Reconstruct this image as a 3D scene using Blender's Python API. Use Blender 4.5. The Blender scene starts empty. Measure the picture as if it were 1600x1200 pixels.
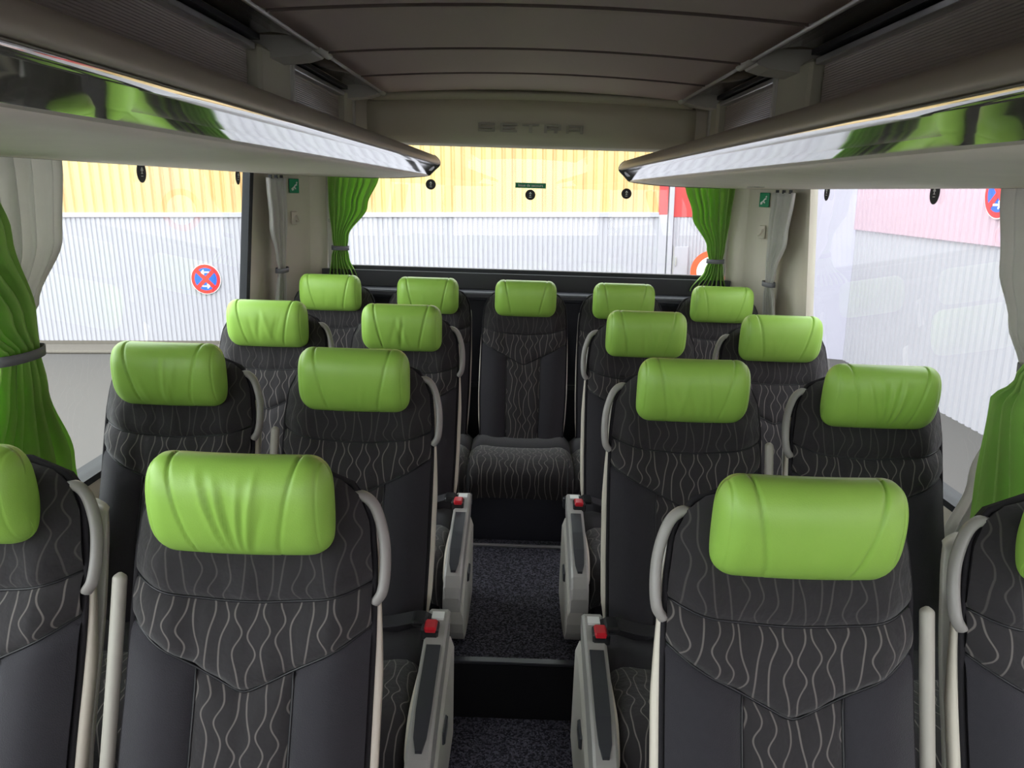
import bpy, math, random
from math import sin, cos, pi, exp, sqrt, radians
from mathutils import Vector, Matrix
random.seed(7)
S = bpy.context.scene
COL = S.collection
ZC = 1.47            # camera height above the rear aisle floor (z = 0)

# ------------------------------------------------------------------ camera
cam_d = bpy.data.cameras.new('camera'); cam = bpy.data.objects.new('camera', cam_d); COL.objects.link(cam)
cam_d.sensor_fit = 'HORIZONTAL'; cam_d.sensor_width = 36.0; cam_d.lens = 36.0 * 1200 / 1600
cam_d.clip_start = 0.02; cam_d.clip_end = 200
PITCH, ROLL, YAW = radians(14.18), radians(1.71), radians(-0.62)
fw = Vector((sin(YAW) * cos(PITCH), cos(YAW) * cos(PITCH), -sin(PITCH)))
rt = Vector((cos(YAW), -sin(YAW), 0)); up = rt.cross(fw)
r2 = cos(ROLL) * rt + sin(ROLL) * up; u2 = -sin(ROLL) * rt + cos(ROLL) * up
cam.matrix_world = Matrix(((r2.x, u2.x, -fw.x, -.011), (r2.y, u2.y, -fw.y, 0), (r2.z, u2.z, -fw.z, ZC), (0, 0, 0, 1)))
S.camera = cam

# ------------------------------------------------------------------ world / exposure
S.view_settings.view_transform = 'Standard'; S.view_settings.look = 'None'
S.view_settings.gamma = 1; S.view_settings.use_curve_mapping = False
S.view_settings.exposure = 0.5
W = bpy.data.worlds.new('overcast_sky'); S.world = W; W.use_nodes = True
bg = W.node_tree.nodes['Background']; bg.inputs[0].default_value = (.95, .97, 1.0, 1); bg.inputs[1].default_value = 3.6

# ------------------------------------------------------------------ materials
def sl(r, g, b):
    f = lambda c: ((c / 255 + .055) / 1.055) ** 2.4 if c > 10 else c / 255 / 12.92
    return (f(r), f(g), f(b), 1)
def new(name):
    m = bpy.data.materials.new(name); m.use_nodes = True
    nt = m.node_tree; return m, nt, nt.nodes['Principled BSDF']
def N(nt, t, **k):
    n = nt.nodes.new(t)
    for a, b in k.items(): setattr(n, a, b)
    return n
def MT(nt, op, a, b=None, c=None):
    n = nt.nodes.new('ShaderNodeMath'); n.operation = op
    for i, v in enumerate((a, b, c)):
        if v is None: continue
        if isinstance(v, (int, float)): n.inputs[i].default_value = v
        else: nt.links.new(v, n.inputs[i])
    return n.outputs[0]
def plain(name, col, rough=.6, var=.12, scale=40, bump=0.0, bscale=300, metal=0, spec=.5, coat=0, sheen=0):
    m, nt, p = new(name); L = nt.links.new
    tc = N(nt, 'ShaderNodeTexCoord'); nz = N(nt, 'ShaderNodeTexNoise'); nz.inputs['Scale'].default_value = scale
    nz.inputs['Detail'].default_value = 3
    L(tc.outputs['Object'], nz.inputs['Vector'])
    mx = N(nt, 'ShaderNodeMix', data_type='RGBA')
    mx.inputs[6].default_value = tuple(c * (1 - var) for c in col[:3]) + (1,)
    mx.inputs[7].default_value = tuple(min(1, c * (1 + var)) for c in col[:3]) + (1,)
    L(nz.outputs['Fac'], mx.inputs[0]); L(mx.outputs[2], p.inputs['Base Color'])
    p.inputs['Roughness'].default_value = rough; p.inputs['Metallic'].default_value = metal
    p.inputs['Specular IOR Level'].default_value = spec; p.inputs['Coat Weight'].default_value = coat
    p.inputs['Coat Roughness'].default_value = .03; p.inputs['Sheen Weight'].default_value = sheen
    if bump:
        b = N(nt, 'ShaderNodeBump'); n2 = N(nt, 'ShaderNodeTexNoise'); n2.inputs['Scale'].default_value = bscale
        L(tc.outputs['Object'], n2.inputs['Vector']); L(n2.outputs['Fac'], b.inputs['Height'])
        b.inputs['Strength'].default_value = bump; b.inputs['Distance'].default_value = .002
        L(b.outputs[0], p.inputs['Normal'])
    return m
def wavy(name, base, line, along, freq=44, mixf=1.0):
    """dark woven cloth with thin wandering pale threads"""
    m, nt, p = new(name); L = nt.links.new
    tc = N(nt, 'ShaderNodeTexCoord'); sp = N(nt, 'ShaderNodeSeparateXYZ'); L(tc.outputs['Object'], sp.inputs[0])
    x = MT(nt, 'MULTIPLY', sp.outputs[0], freq); z = sp.outputs[along]
    i = MT(nt, 'FLOOR', x); wn = N(nt, 'ShaderNodeTexWhiteNoise', noise_dimensions='1D'); L(i, wn.inputs['W'])
    r = wn.outputs['Value']
    inner = MT(nt, 'SINE', MT(nt, 'MULTIPLY_ADD', z, 37.0, MT(nt, 'MULTIPLY', r, 17.0)))
    ph = MT(nt, 'ADD', MT(nt, 'MULTIPLY_ADD', z, 66.0, MT(nt, 'MULTIPLY', r, 6.28)), MT(nt, 'MULTIPLY', inner, 1.3))
    s = MT(nt, 'MULTIPLY', MT(nt, 'SINE', ph), .30)
    f = MT(nt, 'ABSOLUTE', MT(nt, 'SUBTRACT', MT(nt, 'SUBTRACT', MT(nt, 'FRACT', x), .5), s))
    msk = N(nt, 'ShaderNodeMapRange'); msk.interpolation_type = 'SMOOTHSTEP'
    L(f, msk.inputs[0]); msk.inputs[1].default_value = .03; msk.inputs[2].default_value = .09
    msk.inputs[3].default_value = mixf; msk.inputs[4].default_value = 0
    mx = N(nt, 'ShaderNodeMix', data_type='RGBA'); mx.inputs[6].default_value = base; mx.inputs[7].default_value = line
    L(msk.outputs[0], mx.inputs[0]); L(mx.outputs[2], p.inputs['Base Color'])
    p.inputs['Roughness'].default_value = .85; p.inputs['Sheen Weight'].default_value = .25
    p.inputs['Specular IOR Level'].default_value = .25
    b = N(nt, 'ShaderNodeBump'); n2 = N(nt, 'ShaderNodeTexNoise'); n2.inputs['Scale'].default_value = 55
    L(tc.outputs['Object'], n2.inputs['Vector']); L(n2.outputs['Fac'], b.inputs['Height'])
    b.inputs['Strength'].default_value = .5; b.inputs['Distance'].default_value = .004; L(b.outputs[0], p.inputs['Normal'])
    return m
def carpet(name):
    m, nt, p = new(name); L = nt.links.new
    tc = N(nt, 'ShaderNodeTexCoord'); v = N(nt, 'ShaderNodeTexVoronoi'); v.inputs['Scale'].default_value = 190
    L(tc.outputs['Object'], v.inputs['Vector'])
    rp = N(nt, 'ShaderNodeValToRGB'); rp.color_ramp.elements[0].color = sl(30, 30, 40); rp.color_ramp.elements[1].color = sl(105, 103, 118)
    rp.color_ramp.elements[0].position = .25; rp.color_ramp.elements[1].position = .95
    sx = N(nt, 'ShaderNodeSeparateColor'); L(v.outputs['Color'], sx.inputs[0]); L(sx.outputs[0], rp.inputs[0])
    L(rp.outputs[0], p.inputs['Base Color']); p.inputs['Roughness'].default_value = .95
    b = N(nt, 'ShaderNodeBump'); L(v.outputs['Distance'], b.inputs['Height']); b.inputs['Strength'].default_value = .8
    b.inputs['Distance'].default_value = .004; b.invert = True; L(b.outputs[0], p.inputs['Normal'])
    return m
def glass(name, tint=(.97, 1, .99, 1)):
    m, nt, p = new(name); nt.nodes.remove(p); L = nt.links.new
    out = nt.nodes['Material Output']; t = N(nt, 'ShaderNodeBsdfTransparent'); g = N(nt, 'ShaderNodeBsdfGlossy')
    t.inputs[0].default_value = tint; g.inputs['Roughness'].default_value = .0
    fr = N(nt, 'ShaderNodeFresnel'); fr.inputs[0].default_value = 1.52; ge = N(nt, 'ShaderNodeNewGeometry')
    fac = MT(nt, 'MULTIPLY', fr.outputs[0], MT(nt, 'SUBTRACT', 1.0, ge.outputs['Backfacing']))
    mx = N(nt, 'ShaderNodeMixShader'); L(fac, mx.inputs[0]); L(t.outputs[0], mx.inputs[1]); L(g.outputs[0], mx.inputs[2])
    L(mx.outputs[0], out.inputs[0]); return m
def cloth(name, col):
    m = plain(name, col, .8, .06, 30, .3, 600, sheen=.3); nt = m.node_tree; L = nt.links.new
    p = nt.nodes['Principled BSDF']; t = N(nt, 'ShaderNodeBsdfTranslucent'); t.inputs[0].default_value = col
    mx = N(nt, 'ShaderNodeMixShader'); mx.inputs[0].default_value = .38
    L(p.outputs[0], mx.inputs[1]); L(t.outputs[0], mx.inputs[2]); L(mx.outputs[0], nt.nodes['Material Output'].inputs[0]); return m
def leather(name):
    m, nt, p = new(name); L = nt.links.new
    tc = N(nt, 'ShaderNodeTexCoord'); nz = N(nt, 'ShaderNodeTexNoise'); nz.inputs['Scale'].default_value = 14
    L(tc.outputs['Object'], nz.inputs['Vector'])
    mx = N(nt, 'ShaderNodeMix', data_type='RGBA'); mx.inputs[6].default_value = sl(144, 190, 76); mx.inputs[7].default_value = sl(160, 202, 90)
    L(nz.outputs['Fac'], mx.inputs[0]); L(mx.outputs[2], p.inputs['Base Color']); p.inputs['Roughness'].default_value = .42
    v = N(nt, 'ShaderNodeTexVoronoi'); v.inputs['Scale'].default_value = 420; L(tc.outputs['Object'], v.inputs['Vector'])
    b = N(nt, 'ShaderNodeBump'); L(v.outputs['Distance'], b.inputs['Height']); b.inputs['Strength'].default_value = .12
    b.inputs['Distance'].default_value = .001; L(b.outputs[0], p.inputs['Normal']); return m
def yellow_sheet(name):
    m, nt, p = new(name); L = nt.links.new
    tc = N(nt, 'ShaderNodeTexCoord'); mp = N(nt, 'ShaderNodeMapping'); mp.inputs['Scale'].default_value = (2.2, 1, .25)
    L(tc.outputs['Object'], mp.inputs[0]); nz = N(nt, 'ShaderNodeTexNoise'); nz.inputs['Scale'].default_value = 1.3; nz.inputs['Detail'].default_value = 4
    L(mp.outputs[0], nz.inputs['Vector']); rp = N(nt, 'ShaderNodeValToRGB'); e = rp.color_ramp.elements
    e[0].position = .3; e[0].color = sl(200, 166, 116); e[1].position = .7; e[1].color = sl(212, 186, 124)
    L(nz.outputs['Fac'], rp.inputs[0]); L(rp.outputs[0], p.inputs['Base Color']); p.inputs['Roughness'].default_value = .5
    return m

M = {}
M['cloth'] = wavy('wavy_seat_cloth', sl(44, 41, 43), sl(104, 98, 95), 2)
M['cloth_dim'] = wavy('wavy_seat_cloth_faint', sl(42, 39, 41), sl(70, 66, 65), 2)
M['cloth_seat'] = wavy('wavy_cushion_cloth', sl(46, 43, 45), sl(116, 110, 107), 1)
M['plaincloth'] = plain('charcoal_cloth', sl(45, 43, 48), .85, .1, 90, .35, 500, spec=.25, sheen=.2)
M['blackcloth'] = plain('black_cloth', sl(40, 38, 41), .9, .1, 90, .3, 500, spec=.2)
M['green'] = leather('green_leather')
M['stitch'] = plain('green_stitching', sl(86, 130, 36), .6)
M['shell'] = plain('pale_grey_plastic', sl(196, 192, 184), .45, .04)
M['handle'] = plain('grey_handle_plastic', sl(150, 146, 142), .4, .04)
M['armcol'] = plain('warm_grey_plastic', sl(172, 167, 157), .45, .04)
M['piping'] = plain('cream_edge_band', sl(214, 206, 192), .6, .05)
M['armgrey'] = plain('silver_plastic', sl(170, 167, 164), .35, .04)
M['inlay'] = plain('dark_grey_plastic', sl(62, 63, 68), .35, .05)
M['black'] = plain('black_plastic', sl(24, 24, 27), .4, .1)
M['belt'] = plain('black_webbing', sl(52, 51, 55), .7, .1, 300, .4, 900)
M['red'] = plain('red_plastic', sl(205, 28, 44), .35, .05)
M['white'] = plain('white_print', sl(240, 240, 238), .5, .02)
M['taupe'] = plain('taupe_plastic', sl(166, 156, 143), .5, .04)
M['beige'] = plain('beige_wall_plastic', sl(212, 204, 188), .55, .04, 8)
M['olive'] = plain('olive_grey_plastic', sl(196, 190, 170), .5, .04, 8)
M['letter'] = plain('olive_lettering', sl(148, 143, 124), .35, .03)
M['under'] = plain('beige_rack_underside', sl(248, 238, 226), .6, .05, 14)
M['gloss'] = plain('mirror_gloss_strip', sl(150, 148, 138), .04, .02, metal=.55, spec=1, coat=1)
M['chrome'] = plain('bright_rail', sl(225, 220, 220), .25, .03, metal=.3)
M['alu'] = plain('aluminium', sl(200, 198, 200), .3, .03, metal=.8)
M['flap'] = plain('dark_glossy_trim', sl(118, 110, 102), .12, .05, coat=.6)
M['rib'] = plain('ribbed_translucent_plastic', sl(168, 156, 148), .35, .05)
M['ceil'] = plain('ceiling_cloth', sl(222, 204, 200), .95, .05, 220, .3, 700, spec=.1)
M['welt'] = plain('joint_shadow_taupe', sl(122, 108, 104), .9, .05)  # shadow tone painted along the ceiling joints
M['carpet'] = carpet('dark_speckled_carpet')
M['navy'] = plain('dark_navy_panel', sl(34, 35, 46), .5, .1, 10)
M['sill'] = plain('dark_grey_sill', sl(58, 58, 62), .6, .08, 10)
M['rubber'] = plain('black_rubber', sl(34, 36, 40), .6, .08)
M['glass'] = glass('window_glass')
M['curtgreen'] = cloth('green_curtain_cloth', sl(172, 214, 112))
M['curtgrey'] = cloth('grey_curtain_cloth', sl(216, 214, 208))
M['tie'] = plain('grey_tie_band', sl(112, 112, 116), .7, .05)
M['exit'] = plain('exit_green', sl(0, 140, 92), .5, .03)
M['whitewall'] = plain('white_sheet_metal', sl(174, 172, 179), .55, .03, 3)
M['pinkwall'] = plain('pale_pink_sheet_metal', sl(190, 164, 176), .55, .03, 3)
M['redwall'] = plain('red_sheet_metal', sl(190, 62, 62), .55, .05, 3)
M['lavender'] = plain('pale_lavender_render', sl(182, 178, 192), .7, .03, 3)
M['yellow'] = yellow_sheet('yellow_weathered_sheet')
M['asphalt'] = plain('grey_asphalt', sl(86, 83, 81), .9, .12, 60, .3, 200)
M['kerb'] = plain('concrete_kerb', sl(104, 98, 90), .9, .1, 20)
M['signred'] = plain('sign_red', sl(222, 38, 42), .4, .02); M['signblue'] = plain('sign_blue', sl(22, 92, 200), .4, .02)
M['orange'] = plain('sign_orange_red', sl(236, 92, 50), .4, .02)

# ------------------------------------------------------------------ helpers
def link(o, parent=None):
    COL.objects.link(o)
    if parent is not None: o.parent = parent
    return o
def mesh(name, V, F, mat, parent=None, smooth=False, loc=None):
    me = bpy.data.meshes.new(name); me.from_pydata([tuple(v) for v in V], [], F); me.materials.append(M[mat] if isinstance(mat, str) else mat)
    if smooth: me.polygons.foreach_set('use_smooth', [True] * len(me.polygons))
    me.update(); o = bpy.data.objects.new(name, me); link(o, parent)
    if loc: o.location = loc
    return o
def empty(name, loc=(0, 0, 0)):
    o = bpy.data.objects.new(name, None); o.empty_display_size = .1; o.location = loc; return link(o)
def tag(o, label, cat, group=None):
    o['label'] = label; o['category'] = cat
    if group: o['group'] = group
    return o
def struct(o, label=None):
    o['kind'] = 'structure'
    if label: o['label'] = label
    return o
def boxvf(x0, x1, y0, y1, z0, z1, b=0.0):
    """box with chamfered edges when b > 0"""
    if b <= 0:
        V = [(x, y, z) for x in (x0, x1) for y in (y0, y1) for z in (z0, z1)]
        return V, [(0, 1, 3, 2), (4, 6, 7, 5), (0, 4, 5, 1), (2, 3, 7, 6), (0, 2, 6, 4), (1, 5, 7, 3)]
    V = []; idx = {}
    X = (x0, x1); Y = (y0, y1); Zz = (z0, z1); sg = (1, -1)
    for i in (0, 1):
        for j in (0, 1):
            for k in (0, 1):
                for a in range(3):
                    p = [X[i] + sg[i] * b, Y[j] + sg[j] * b, Zz[k] + sg[k] * b]
                    p[a] = (X, Y, Zz)[a][(i, j, k)[a]]
                    idx[(i, j, k, a)] = len(V); V.append(tuple(p))
    F = []
    def q(*ks): F.append(tuple(idx[k] for k in ks))
    for s in (0, 1):
        q((s,0,0,0),(s,1,0,0),(s,1,1,0),(s,0,1,0)); q((0,s,0,1),(1,s,0,1),(1,s,1,1),(0,s,1,1)); q((0,0,s,2),(1,0,s,2),(1,1,s,2),(0,1,s,2))
    for s in (0, 1):
        for t in (0, 1):
            q((0,s,t,1),(1,s,t,1),(1,s,t,2),(0,s,t,2)); q((s,0,t,0),(s,1,t,0),(s,1,t,2),(s,0,t,2)); q((s,t,0,0),(s,t,1,0),(s,t,1,1),(s,t,0,1))
    for i in (0, 1):
        for j in (0, 1):
            for k in (0, 1): q((i,j,k,0),(i,j,k,1),(i,j,k,2))
    return V, F
import bmesh
def fixn(o):
    bm = bmesh.new(); bm.from_mesh(o.data); bmesh.ops.recalc_face_normals(bm, faces=bm.faces); bm.to_mesh(o.data); bm.free(); return o
def box(name, x0, x1, y0, y1, z0, z1, mat, parent=None, b=0.0, rel=True):
    """rel: z is given relative to the camera height"""
    dz = ZC if rel else 0
    V, F = boxvf(x0, x1, y0, y1, z0 + dz, z1 + dz, b); return fixn(mesh(name, V, F, mat, parent))
def grid(nu, nv, fn, close_u=False):
    V = [fn(i, j) for j in range(nv) for i in range(nu)]; F = []
    for j in range(nv - 1):
        for i in range(nu if close_u else nu - 1):
            a = j * nu + i; b = j * nu + (i + 1) % nu; F.append((a, b, b + nu, a + nu))
    return V, F
def tube(path, r, n=10, flat=1.0, cap=True):
    """round tube along a list of points (r may be a list)"""
    V = []; F = []; pts = [Vector(p) for p in path]; prev = None
    for k, p in enumerate(pts):
        t = (pts[min(k + 1, len(pts) - 1)] - pts[max(k - 1, 0)]).normalized()
        if prev is None:
            a = Vector((0, 0, 1)) if abs(t.z) < .9 else Vector((0, 1, 0)); nrm = (a - t * a.dot(t)).normalized()
        else: nrm = (prev - t * prev.dot(t)).normalized()
        prev = nrm; bn = t.cross(nrm); rr = r[k] if isinstance(r, (list, tuple)) else r
        for i in range(n):
            a = 2 * pi * i / n; V.append(p + nrm * cos(a) * rr + bn * sin(a) * rr * flat)
    for k in range(len(pts) - 1):
        for i in range(n): F.append((k*n+i, k*n+(i+1)%n, (k+1)*n+(i+1)%n, (k+1)*n+i))
    if cap: F.append(tuple(range(n - 1, -1, -1))); F.append(tuple((len(pts)-1)*n + i for i in range(n)))
    return V, F
def smooth_path(ctrl, n=8):
    """Catmull-Rom through control points"""
    P = [Vector(c) for c in ctrl]; P = [2*P[0]-P[1]] + P + [2*P[-1]-P[-2]]; out = []
    for k in range(1, len(P) - 2):
        for i in range(n):
            t = i / n; a, b, c, d = P[k-1], P[k], P[k+1], P[k+2]
            out.append(.5 * ((2*b) + (c-a)*t + (2*a-5*b+4*c-d)*t*t + (3*b-a-3*c+d)*t**3))
    return out + [P[-2]]
def prism(name, poly, y0, y1, mat, parent=None, sgn=1, smooth=False, rel=True):
    """polygon given as (|x|, z), swept along y; sgn mirrors it to either side"""
    n = len(poly); dz = ZC if rel else 0
    V = [(sgn * x, y, z + dz) for y in (y0, y1) for x, z in poly]
    F = [(i, (i+1) % n, n + (i+1) % n, n + i) for i in range(n)] + [tuple(range(n)), tuple(range(2*n-1, n-1, -1))]
    return fixn(mesh(name, V, F, mat, parent, smooth))
def disc(name, c, r, axis, th, mat, parent=None, rz=None, n=28, rel=True):
    """thin disc (ellipse) with thickness th; axis is 'x' or 'y'"""
    rz = rz or r; dz = ZC if rel else 0; V = []
    for s in (-.5, .5):
        for i in range(n):
            a = 2 * pi * i / n; p, q = r * cos(a), rz * sin(a)
            V.append((c[0] + p, c[1] + s*th, c[2] + q + dz) if axis == 'y' else (c[0] + s*th, c[1] + p, c[2] + q + dz))
    F = [tuple(range(n)), tuple(range(2*n-1, n-1, -1))] + [(i, (i+1) % n, n+(i+1) % n, n+i) for i in range(n)]
    return fixn(mesh(name, V, F, mat, parent))
def lerp(a, b, t): return a + (b - a) * t
def pw(x, pts):
    if x <= pts[0][0]: return pts[0][1]
    for (a, b), (c, d) in zip(pts, pts[1:]):
        if x <= c:
            t = (x - a) / (c - a); t = t*t*(3-2*t)*.5 + t*.5; return lerp(b, d, t)
    return pts[-1][1]

# ------------------------------------------------------------------ coach shell
XW = lambda z: 1.205 + max(0.0, -z) * .09          # side walls lean inwards to the top
Y0, Y1 = -4.2, 4.08
fl = struct(box('floor', -1.3, 1.3, 2.19, Y1, -1.60, -1.47, 'carpet'))
lo = struct(box('floor_aisle', -.30, .30, Y0, 2.16, -1.78, -1.67, 'carpet'))
for s in (-1, 1):
    struct(box('floor_platform', min(s*.30, s*1.3), max(s*.30, s*1.3), Y0, 2.185, -1.78, -1.47, 'carpet'))
struct(box('trim_1', -.298, .298, 2.162, 2.188, -1.78, -1.475, 'black'))
box('step_nosing', -.298, .298, 2.158, 2.186, -1.472, -1.462, 'inlay', fl, .002)
for s in (-1, 1):
    sd = 'left' if s < 0 else 'right'
    # lower wall below the windows
    poly = [(XW(-1.75), -1.75), (XW(-.86), -.86), (XW(-.86) + .05, -.86), (XW(-1.75) + .05, -1.75)]
    w = struct(prism('wall_' + sd, poly, Y0, 3.42, 'beige', None, s))
    prism('window_sill', [(XW(-.86) - .02, -.875), (XW(-.86) - .02, -.855), (XW(-.86) + .04, -.845), (XW(-.86) + .04, -.875)], Y0, 3.42, 'rubber', w, s)
    prism('upper_wall', [(1.155, .10), (1.215, .10), (1.215, .60), (1.155, .60)], Y0, 3.98, 'beige', w, s)
    # corner panel between the side window and the rear window
    V = []
    pl = [(1.205, 3.42), (1.20, 3.62), (1.17, 3.82), (1.10, 3.97), (1.03, 4.04)]
    for z in (-1.47, -.86, -.3, .1, .59):
        for x, y in pl: V.append((s * (x + max(0, -z) * .09 * (4.2 - y) / .8), y, z + ZC))
        for x, y in reversed(pl): V.append((s * (x + .03 + max(0, -z) * .09 * (4.2 - y) / .8), y + .02, z + ZC))
    n = 10; F = [(k*n+i, k*n+(i+1)%n, (k+1)*n+(i+1)%n, (k+1)*n+i) for k in range(4) for i in range(n)] + [tuple(range(n)), tuple(range(4*n, 5*n))]
    cp = struct(fixn(mesh('wall_corner_' + sd, V, F, 'beige')))
    # glazing
    nm = 'window_1' if s < 0 else 'window_2'
    wn = struct(empty(nm, (s * 1.22, 1.5, ZC - .76)))
    def gl(o): o.matrix_parent_inverse = wn.matrix_basis.inverted(); return o
    g = [(XW(-.855) + .004, -.855), (XW(.06) + .004, .06), (XW(.06) + .010, .06), (XW(-.855) + .010, -.855)]
    gl(prism('pane', g, Y0, 3.40, 'glass', wn, s))
    fr = [(XW(-.855) - .012, -.855), (XW(.06) - .012, .06), (XW(.06) + .02, .06), (XW(-.855) + .02, -.855)]
    gl(prism('window_frame', fr, 3.385, 3.43, 'rubber' if s < 0 else 'beige', wn, s))
# roof, rear wall
struct(box('roof', -1.3, 1.3, Y0, Y1 + .1, .60, .68, 'beige'))
wr = struct(box('wall_rear', -1.06, 1.06, 4.00, 4.08, -1.47, -.425, 'sill'))
box('parcel_shelf', -1.05, 1.05, 3.84, 3.999, -.545, -.505, 'navy', wr, .006)
box('shelf_edge', -1.05, 1.05, 3.825, 3.839, -.53, -.507, 'inlay', wr, .004)
box('rear_panel', -1.05, 1.05, 3.93, 3.999, -1.47, -.546, 'navy', wr)
box('rear_rail', -1.05, 1.05, 3.90, 3.929, -1.01, -.985, 'inlay', wr, .004)
box('upper_panel', -1.25, 1.25, 4.085, 4.15, .226, .60, 'beige', wr)
w3 = struct(empty('window_3', (0, 4.06, ZC - .42)))
def gl3(o): o.matrix_parent_inverse = w3.matrix_basis.inverted(); return o
gl3(box('pane', -1.03, 1.03, 4.05, 4.056, -.425, .225, 'glass', w3))
gl3(box('window_frame', -1.03, 1.03, 4.035, 4.07, -.435, -.405, 'rubber', w3, .003))
for s in (-1, 1):
    gl3(box('window_frame', min(s*1.0, s*1.035), max(s*1.0, s*1.035), 4.03, 4.075, -.43, .23, 'shell', w3, .004))
    gl3(box('dark_border', min(s*.965, s*.998), max(s*.965, s*.998), 4.04, 4.06, -.405, .22, 'rubber', w3, .002))
    gl3(disc('latch', (s * 1.017, 4.028, -.18), .011, 'y', .008, 'armgrey', w3))
gl3(box('dark_border', -1.0, 1.0, 4.04, 4.06, .205, .222, 'rubber', w3, .002))

# panel above the rear window with raised lettering
V = []; ys = [(.215, 4.03), (.225, 3.975), (.26, 3.95), (.34, 3.945), (.385, 3.955), (.40, 3.99)]
NX = 25
for z, y in ys:
    for i in range(NX):
        x = lerp(-.80, .80, i / (NX - 1)); arch = (1 - (x / .8) ** 2) * .035 * (z - .215) / .185
        V.append((x, y, z + arch + ZC))
F = [(j*NX+i, j*NX+i+1, (j+1)*NX+i+1, (j+1)*NX+i) for j in range(len(ys)-1) for i in range(NX-1)]
rp_ = struct(mesh('trim_2', V, F, 'olive', None, True)); sm = rp_.modifiers.new('s', 'SOLIDIFY'); sm.thickness = .012; sm.offset = 1
V = []
for (z, y) in ((.40, 3.99), (.405, 3.945), (.425, 3.925), (.445, 3.93)):
    for i in range(NX):
        x = lerp(-.78, .78, i / (NX - 1)); V.append((x, y, z + (1 - (x/.8)**2) * .022 + ZC - .004))
F = [(j*NX+i, j*NX+i+1, (j+1)*NX+i+1, (j+1)*NX+i) for j in range(3) for i in range(NX-1)]
tr = mesh('upper_moulding', V, F, 'olive', rp_, True); sm = tr.modifiers.new('s', 'SOLIDIFY'); sm.thickness = .01
def letter(ch, x0, w, h, zb, y):
    """block letter out of bars (x, z unit strokes)"""
    t = .22
    St = {'S': [(0,1,1-t,1), (0,1,.39,.61), (0,1,0,t), (0,.16,.5,1), (.84,1,0,.5)],
          'E': [(0,1,1-t,1), (0,.9,.39,.61), (0,1,0,t), (0,.16,0,1)],
          'T': [(0,1,1-t,1), (.40,.60,0,1)],
          'R': [(0,1,1-t,1), (0,1,.36,.56), (0,.16,0,1), (.84,1,.46,1), (.60,.80,0,.40)],
          'A': [(.06,.94,1-t,1), (0,1,.30,.50), (0,.16,0,.92), (.84,1,0,.92)]}[ch]
    V = []; F = []
    for k, (a, b, c, d) in enumerate(St):
        v, f = boxvf(x0 + a*w, x0 + b*w, y - .006 - .0004*k, y + .006, zb + c*h + ZC, zb + d*h + ZC)
        F += [tuple(q + len(V) for q in ff) for ff in f]; V += v
    return fixn(mesh('raised_letter', V, F, 'letter', rp_))
for k, ch in enumerate('SETRA'): letter(ch, -.255 + k * .107, .082, .040, .272, 3.926)

# ceiling of cloth panels
ce = struct(box('ceiling', -.86, .86, Y0, 3.98, .53, .56, 'rubber'))  # black backing puts the shade of the panel gaps into its colour
seams = [3.93, 3.36, 2.80, 2.17, 1.55, .93, .31, -.31, -.93, -1.55, -2.17, -2.79, -3.41, -4.15]
for a, b in zip(seams[1:], seams):
    ts = [0, .03, .1, .5, .9, .97, 1]
    for xa, xb in ((-.72, .72),):
      V = []
      for j in range(7):
        for i in range(17):
            x = lerp(xa, xb, i / 16); y = lerp(a + .004, b - .004, ts[j]); e = min(ts[j], 1 - ts[j]) * (b - a)
            V.append((x, y, .432 + .030 * (1 - (x/.72)**2) + .013 * exp(-e / .009) + ZC))
      F = [(j*17+i, j*17+i+1, (j+1)*17+i+1, (j+1)*17+i) for j in range(6) for i in range(16)]
      o = mesh('ceiling_panel', V, F, 'ceil', ce, True); sm = o.modifiers.new('s', 'SOLIDIFY'); sm.thickness = .02; sm.offset = 1

for y in seams[1:5]:                                  # dark strip added in the ceiling joints as a painted shadow line
    V = []
    for i in range(17):
        x = lerp(-.71, .71, i / 16); zz = .432 + .030 * (1 - (x/.72)**2) + ZC
        V += [(x, y - .0025, zz - .0015), (x, y + .0025, zz - .0015), (x, y + .0025, zz + .02), (x, y - .0025, zz + .02)]
    F = [(4*k+i, 4*k+(i+1) % 4, 4*k+4+(i+1) % 4, 4*k+4+i) for k in range(16) for i in range(4)] + [(0, 1, 2, 3), (67, 66, 65, 64)]
    fixn(mesh('joint_shadow_strip', V, F, 'welt', ce))

# front end of the coach behind the viewpoint: dash and windscreen posts
wf = struct(box('wall_front', -1.28, 1.28, Y0 - .1, Y0, -1.78, -.75, 'inlay'))
for s in (-1, 1): box('windscreen_post', min(s*1.15, s*1.28), max(s*1.15, s*1.28), Y0 - .1, Y0, -.75, .6, 'inlay', wf)

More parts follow.
